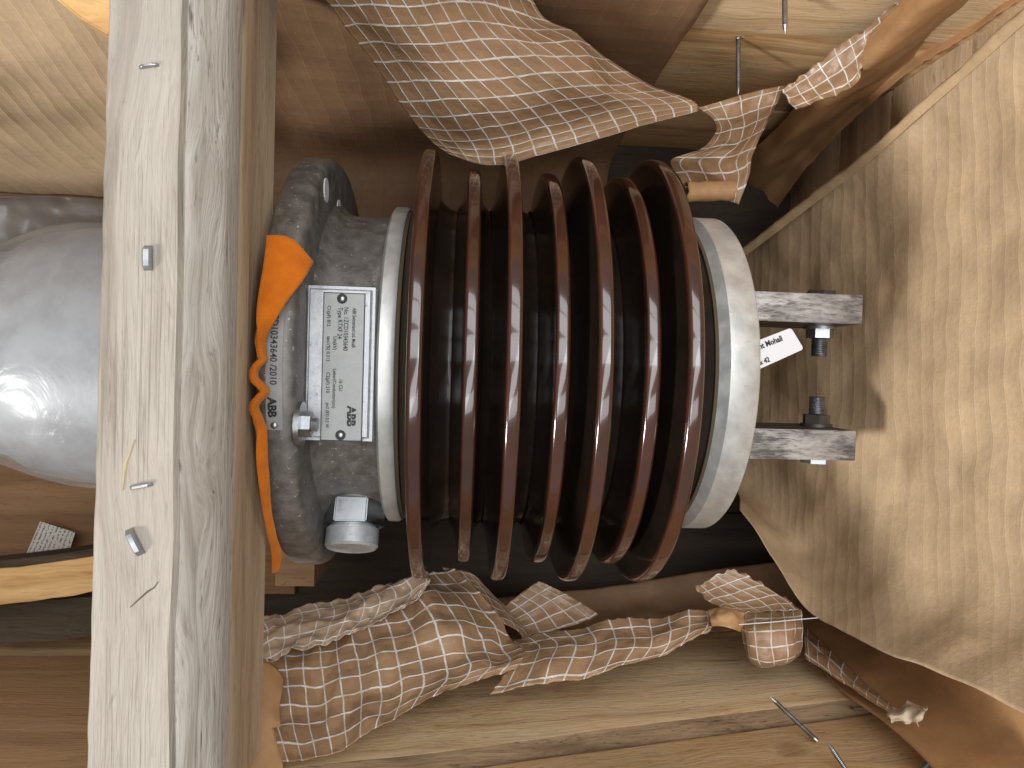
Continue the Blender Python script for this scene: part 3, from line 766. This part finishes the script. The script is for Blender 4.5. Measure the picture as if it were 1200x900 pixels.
# brown lining round the corner
XC = .378; YC = .262
paper('corner_lining', 'brown paper fold with a ragged edge lining the corner beside the end planks', [
    [PY(838, 268, YC-.03), PY(862, 205, YC-.01), PY(930, 128, YC-.004), PY(1008, 52, YC-.006), PY(1075, -15, YC-.004), PY(1140, -75, YC)],
    [PY(858, 272, YC-.045), PY(890, 205, YC-.03), PY(952, 138, YC-.022), PY(1030, 66, YC-.022), PY(1105, -6, YC-.02), PY(1180, -70, YC)],
    [PX(872, 276, XC-.02), PX(915, 205, XC-.016), PX(968, 148, XC-.014), PX(1048, 80, XC-.014), PX(1135, 8, XC-.012), PX(1210, -50, XC)],
    [PX(884, 282, XC-.004), PX(934, 212, XC-.003), PX(987, 153, XC-.002), PX(1056, 92, XC-.004), PX(1130, 45, XC-.006), PX(1215, -12, XC-.004)]],
    K_PLAIN, cells=(5, 3), res=(70, 40), wr=.004, wfreq=16, crease=.004, seed=3, edge=.0015)
# end wall crepe sheet
def E(px, py, X): return PX(px, py, X)
rows = []
ed = [(868, 300), (905, 272), (960, 230), (1010, 192), (1075, 134), (1140, 76), (1210, 12)]
lo = [(866, 598), (908, 654), (946, 712), (1002, 745), (1078, 776), (1145, 806), (1225, 846)]
def Xs(px): return .324+.052*(1-math.exp(-max(0, px-850)/110))
NR = 9
for j in range(NR):
    t = j/(NR-1); r_ = []
    for i in range(len(ed)):
        px = ed[i][0]+(lo[i][0]-ed[i][0])*t; py = ed[i][1]+(lo[i][1]-ed[i][1])*t
        X = Xs(px)
        if j == 0: X -= .020*min(1, i/3+.3)
        if j == 1: X -= .006
        if j == NR-1: X -= .050
        if j == NR-2: X -= .012
        r_.append(E(px, py, X))
    rows.append(r_)
es = paper('ribbed_paper_sheet', 'large cream ribbed paper sheet draped down the end wall behind the terminals', rows, K_RIB, cells=(25, 24), res=(150, 160), wr=.004, wfreq=9, crease=.0045, seed=4, folds=((0, .6, .8, 7, .003),), crumple=(11, .006))
# folded upper hem of that sheet, rolled over
hemr = []
for (px, py) in ed:
    X = Xs(px)-.020
    q = E(px, py, X)
    hemr.append([q+Vector((.0, -.004, .0)), q+Vector((-.004, .004, .006)), q+Vector((.003, .010, .003)), q+Vector((.008, .010, -.012))])
paper('folded_hem', 'rolled shiny upper hem running diagonally along the cream end sheet', hemr, K_HEM, cells=(2, 8), res=(20, 90), wr=.0012, wfreq=40, crease=.0015, seed=8)
# smooth kraft lining in the lower corner
YC2 = .013
def Lw(px, py, off=YC2): return lowp(px, py, off)
paper('corner_lining', 'smooth brown kraft paper in the corner under the cream sheet', [
    [Lw(895, 692), Lw(935, 745), Lw(975, 798), Lw(1035, 846), Lw(1080, 886), Lw(1122, 935)],
    [Lw(912, 680, .018), Lw(975, 730, .018), Lw(1035, 785, .018), Lw(1090, 830, .018), Lw(1150, 880, .018), Lw(1200, 925, .018)],
    [E(920, 672, .372), E(990, 722, .372), E(1060, 772, .372), E(1130, 812, .372), E(1190, 860, .372), E(1250, 905, .372)],
    [E(930, 640, .380), E(1005, 690, .380), E(1080, 725, .380), E(1150, 765, .380), E(1220, 810, .380), E(1290, 855, .380)]],
    K_PLAIN, cells=(4, 3), res=(60, 40), wr=.0015, wfreq=14, crease=.002, seed=6)
# lower scrim sheet
paper('scrim_paper', 'wide crumpled white-gridded brown paper over the lower planks beside the beam', [
    [(286, 726, -.03), (350, 716, -.03), (400, 702, -.03), (445, 690, -.03), (492, 675, -.035), (532, 662, -.045)],
    [(300, 740, -.008), (355, 734, -.006), (405, 722, -.006), (455, 710, -.006), (512, 692, -.012), (562, 688, -.025)],
    [(306, 770, .018), (360, 764, .020), (412, 756, .022), (470, 742, .022), (535, 726, .016), (598, 735, .0)],
    [(312, 806, .048), (362, 800, .045), (418, 790, .048), (478, 776, .045), (548, 760, .038), (612, 758, .015)],
    [(318, 848, .075), (366, 842, .070), (420, 826, .072), (482, 808, .066), (552, 786, .055), (614, 770, .028)],
    [(332, 894, .100), (375, 886, .098), (420, 866, .096), (470, 834, .085), (535, 806, .066), (604, 784, .038)]],
    K_SCRIM, cells=(13, 10), res=(170, 130), wr=.002, wfreq=15, crease=.005, seed=11, edge=.001, folds=((.8, .6, 0, 17, .007), (.3, -.95, 0, 23, .004), (1, -.2, 0, 37, .003)), crumple=(24, .005))
paper('filmed_hem', 'shiny crumpled film-covered hem along the top of the wide gridded paper', [
    [(290, 724, -.026), (350, 712, -.022), (400, 699, -.022), (445, 687, -.022), (494, 673, -.030)],
    [(296, 736, -.008), (355, 724, -.006), (405, 713, -.004), (455, 700, -.006), (505, 682, -.018)],
    [(302, 756, .014), (352, 744, .012), (400, 732, .010), (448, 718, .004), (500, 694, -.008)],
    [(308, 778, .034), (345, 764, .028), (388, 748, .024), (436, 730, .014), (492, 702, .0)]],
    K_FOIL, cells=(11, 4), res=(110, 40), wr=.004, wfreq=28, crease=.012, seed=37, edge=.002)
paper('scrim_paper', 'long narrow gridded paper fold along the middle of the lower planks', [
    [(592, 752, -.012), (640, 742, -.006), (710, 728, -.004), (775, 718, -.004), (838, 715, -.006)],
    [(600, 762, .012), (655, 752, .014), (718, 744, .014), (778, 736, .012), (838, 724, .004)],
    [(596, 780, .030), (650, 772, .032), (718, 762, .030), (776, 752, .026), (836, 730, .014)],
    [(574, 810, .052), (640, 802, .050), (705, 788, .044), (765, 768, .036), (832, 737, .02)]],
    K_SCRIM, cells=(11, 4), res=(90, 36), wr=.003, wfreq=20, crease=.004, seed=13, edge=.001, folds=((.9, .4, 0, 15, .005), (.5, -.9, 0, 30, .003)), crumple=(26, .006))
paper('scrim_paper', 'shaded triangular fold of gridded paper just under the small sheds', [
    [(518, 664, -.055), (538, 668, -.055), (552, 672, -.058), (562, 680, -.06)],
    [(530, 690, -.05), (555, 692, -.052), (575, 700, -.058), (592, 712, -.065)],
    [(545, 722, -.03), (575, 725, -.035), (598, 735, -.042), (625, 752, -.05)]],
    K_SCRIM, cells=(5, 6), res=(40, 40), wr=.002, crease=.003, seed=15)
paper('scrim_paper', 'dim pointed flap of gridded paper sticking up in the gap below the sheds', [
    [(584, 716, -.085), (605, 700, -.083), (620, 688, -.08), (632, 681, -.08)],
    [(600, 730, -.075), (628, 716, -.073), (650, 704, -.072), (665, 697, -.072)],
    [(612, 748, -.06), (645, 740, -.058), (680, 730, -.058), (702, 720, -.058)]],
    K_SCRIM, cells=(5, 4), res=(36, 36), wr=.002, crease=.003, seed=17, edge=.001)
# plain paper lying along the floor edge
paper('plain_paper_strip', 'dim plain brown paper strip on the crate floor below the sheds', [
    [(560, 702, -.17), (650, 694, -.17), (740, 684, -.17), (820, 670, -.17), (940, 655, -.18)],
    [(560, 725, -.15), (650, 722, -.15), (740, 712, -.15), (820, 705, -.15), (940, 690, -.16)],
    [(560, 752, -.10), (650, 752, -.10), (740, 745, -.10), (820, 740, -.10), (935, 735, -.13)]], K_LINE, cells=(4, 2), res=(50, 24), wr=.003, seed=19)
# right flap group
paper('scrim_paper', 'frayed dark flap of gridded paper bent back above the boxy fold', [
    [(816, 689, -.035), (830, 680, -.032), (845, 672, -.030), (858, 667, -.030)],
    [(826, 702, -.025), (850, 694, -.022), (872, 686, -.022), (888, 682, -.024)],
    [(846, 712, -.012), (875, 708, -.010), (903, 702, -.012), (920, 700, -.014)],
    [(868, 719, .0), (892, 718, .0), (916, 716, .0), (939, 714, -.002)]],
    K_SCRIM, cells=(5, 5), res=(50, 40), wr=.002, crease=.003, seed=21, edge=.003)
paper('scrim_paper', 'boxy folded block of gridded paper standing against the lower planks', [
    [(868, 719, .0), (880, 718, .002), (905, 716, .004), (925, 715, .002), (939, 714, -.004)],
    [(866, 732, .014), (878, 734, .026), (905, 733, .030), (928, 731, .026), (942, 730, .010)],
    [(868, 752, .022), (880, 756, .036), (906, 757, .040), (930, 753, .036), (943, 750, .018)],
    [(874, 768, .024), (884, 774, .036), (908, 776, .040), (930, 771, .036), (942, 764, .020)],
    [(882, 780, .020), (892, 783, .028), (908, 783, .030), (924, 779, .028), (937, 770, .016)]],
    K_SCRIM, cells=(6, 5), res=(60, 50), wr=.0015, crease=.003, seed=23, crumple=(40, .003))
paper('scrim_paper', 'pinched knot of gridded paper joining the narrow fold to the boxy fold', [
    [(830, 716, .004), (842, 713, .008), (855, 711, .008), (872, 719, .004)],
    [(832, 726, .016), (844, 722, .020), (858, 720, .020), (872, 728, .012)],
    [(834, 734, .016), (846, 734, .022), (858, 737, .022), (871, 742, .012)]],
    K_PLAIN, cells=(3, 2), res=(30, 24), wr=.003, wfreq=50, crease=.005, seed=25)
paper('scrim_paper', 'narrow tapering tail of gridded paper running up to its torn end', [
    [lowp(x, y, .026-.012*k/5) for k, (x, y) in enumerate(((941, 733), (962, 750), (985, 772), (1010, 798), (1030, 815), (1046, 829)))],
    [lowp(x, y, .034-.010*k/5) for k, (x, y) in enumerate(((942, 752), (960, 766), (982, 786), (1006, 806), (1028, 821), (1046, 832)))],
    [lowp(x, y, .028-.008*k/5) for k, (x, y) in enumerate(((944, 772), (962, 783), (985, 799), (1008, 813), (1028, 826), (1045, 836)))]],
    K_SCRIM, cells=(8, 2), res=(60, 20), wr=.0015, wfreq=40, crease=.002, seed=27)
paper('torn_end', 'pale ragged torn end of the paper tail at the corner', [
    [lowp(*q, .026) for q in ((1040, 832), (1052, 828), (1064, 823), (1078, 826), (1086, 828))],
    [lowp(*q, .034) for q in ((1040, 840), (1054, 838), (1064, 832), (1074, 838), (1081, 838))],
    [lowp(*q, .026) for q in ((1042, 848), (1054, 848), (1064, 850), (1070, 848), (1074, 850))]],
    K_TORN, cells=(2, 2), res=(40, 30), wr=.002, wfreq=60, crease=.003, seed=29, edge=.003)
bm = bmesh.new(); prev = None
for q in ((866, 732, .030), (905, 729, .036), (935, 726, .032), (958, 724, .026)):
    q = W(q)
    if prev is not None: rod(bm, prev, q, .0004, 8)
    prev = q
th = bm_obj('loose_thread', bm, WHITE); tag(th, 'single white thread sticking out across the boxy paper fold', 'thread')
paper('corner_fold', 'small brown paper fold tucked against the foot of the beam', [
    [(300, 775, .06), (312, 776, .055), (322, 782, .05), (332, 795, .05)],
    [(290, 830, .075), (305, 828, .072), (318, 826, .07), (329, 830, .068)],
    [(280, 890, .09), (298, 886, .09), (314, 880, .088), (330, 872, .085)],
    [(268, 935, .10), (290, 935, .10), (312, 930, .10), (334, 925, .10)]], K_PLAIN, cells=(2, 3), res=(30, 40), wr=.002, crease=.003, seed=31)

# ================================================================== left bay
paper('quilted_paper', 'quilted cream paper hanging over the wall left of the beam', [
    [(-60, -60, .17), (10, -62, .175), (75, -62, .175), (140, -60, .175)],
    [(-60, 20, .13), (10, 18, .135), (75, 15, .14), (140, 12, .14)],
    [(-60, 90, .085), (10, 90, .085), (75, 95, .085), (140, 100, .085)],
    [(-60, 150, .0), (10, 152, .0), (75, 156, .0), (140, 160, .0)],
    [(-60, 195, -.06), (10, 197, -.06), (75, 199, -.06), (140, 200, -.06)],
    [(-60, 228, -.10), (10, 229, -.10), (75, 229, -.10), (140, 230, -.10)]], K_QUILT, cells=(9, 16), res=(50, 60), wr=.004, wfreq=10, seed=33, shear=-.8)
pts = [P(60, -6, .195), P(92, 20, .19), P(126, 40, .185), P(150, 40, .185), P(150, -40, .195), P(60, -40, .2)]
bm = bmesh.new(); A = [bm.verts.new(q) for q in pts]; B = [bm.verts.new(q-Vector((0,0,.012))) for q in pts]
bm.faces.new(A[::-1]); bm.faces.new(B)
for k in range(len(pts)): bm.faces.new((A[k], A[(k+1)%len(pts)], B[(k+1)%len(pts)], B[k]))
bmesh.ops.bevel(bm, geom=list(bm.edges), offset=.0012, segments=2, affect='EDGES')
ow = bm_obj('wood_offcut', bm, W_BATTEN); tag(ow, 'orange wood offcut with a broken edge lying on the quilted paper', 'wood')
paper('poly_sheet', 'wrinkled grey plastic sheet tucked behind the silver body', [
    [(-60, 232, -.13), (0, 230, -.125), (60, 229, -.125), (150, 236, -.125)],
    [(-60, 262, -.14), (0, 258, -.13), (60, 258, -.135), (150, 262, -.13)],
    [(-60, 320, -.16), (0, 320, -.15), (60, 320, -.15), (150, 320, -.15)]], GREYFILM, cat='plastic sheet', cells=(3, 2), res=(50, 30), wr=.006, wfreq=22, crease=.010, seed=35)
bb = rough_box('base_board', (-.79, -.27, ZF+.001), (-.19, .20, ZF+.013), W_BOARD, None, jit=.0006, seed=60)
tag(bb, 'warm brown board on the crate floor under the silver body', 'board')
wb = rough_box('brown_board', (-.79, yl(-.3)+.012, -.10), (-.19, yl(-.3)+.020, .20), W_BOARD2, None, jit=.0006, seed=61)
tag(wb, 'smooth brown board against the plank wall in the left bay', 'board')
# batten with bark edge
bt = thing('timber_batten', 'fresh split pine batten with bark on its edges in the left bay', 'timber', tuple(P(40, 680, -.10)))
def prism(name, top, depth, mat, parent, jit=.0012, n=24):
    """top: two edges as pixel polylines at height z, lofted then extruded down"""
    (e0, e1, z0, z1) = top; bm = bmesh.new(); rows_ = []
    for i in range(n+1):
        t = i/n
        a = P(e0[0][0]+(e0[1][0]-e0[0][0])*t, e0[0][1]+(e0[1][1]-e0[0][1])*t, z0)
        b = P(e1[0][0]+(e1[1][0]-e1[0][0])*t, e1[0][1]+(e1[1][1]-e1[0][1])*t, z1)
        sag = -math.sin(t*math.pi)*.004
        jv = lambda q: q+noise.noise_vector(q*40)*jit+Vector((0, sag, 0))
        a, b = jv(a), jv(b)
        rows_.append([bm.verts.new(a), bm.verts.new(a.lerp(b, .5)+Vector((0,0,.001))), bm.verts.new(b), bm.verts.new(b-Vector((0,0,depth))), bm.verts.new(a-Vector((0,0,depth)))])
    for i in range(n):
        for k in range(5): bm.faces.new((rows_[i][k], rows_[i][(k+1)%5], rows_[i+1][(k+1)%5], rows_[i+1][k]))
    bm.faces.new(rows_[0]); bm.faces.new(rows_[-1][::-1])
    return autosmooth(bm_obj(name, bm, mat, parent), 40)
prism('batten_body', (((-120, 676), (190, 640)), ((-120, 722), (190, 678)), -.10, -.097), .03, W_BATTEN, bt)
prism('bark_edge', (((-120, 667), (190, 630)), ((-120, 675.5), (190, 639.5)), -.108, -.103), .025, W_BARK, bt)
bk = prism('bark_slab', (((-150, 712), (200, 690)), ((-150, 752), (200, 742)), -.145, -.13), .04, W_BARK, None, jit=.003)
tag(bk, 'dark bark-covered slab under the pale batten in the left bay', 'timber')
c4 = [P(47, 611, -.205), P(88, 624, -.205), P(76, 662, -.205), P(26, 660, -.205)]
sl = mesh_obj('printed_slip', c4+[q-Vector((0,0,.0006)) for q in c4], [(3,2,1,0), (4,5,6,7), (0,1,5,4), (1,2,6,5), (2,3,7,6), (3,0,4,7)], SLIP)
ul = sl.data.uv_layers.new(name='UVMap'); cuv = [(0,1), (1,1), (1,0), (0,0)]*2
for lp in sl.data.loops: ul.data[lp.index].uv = cuv[lp.vertex_index]
tag(sl, 'small white printed slip lying behind the pale batten', 'label')
for o in C.objects:
    if '_b' in o: del o['_b']
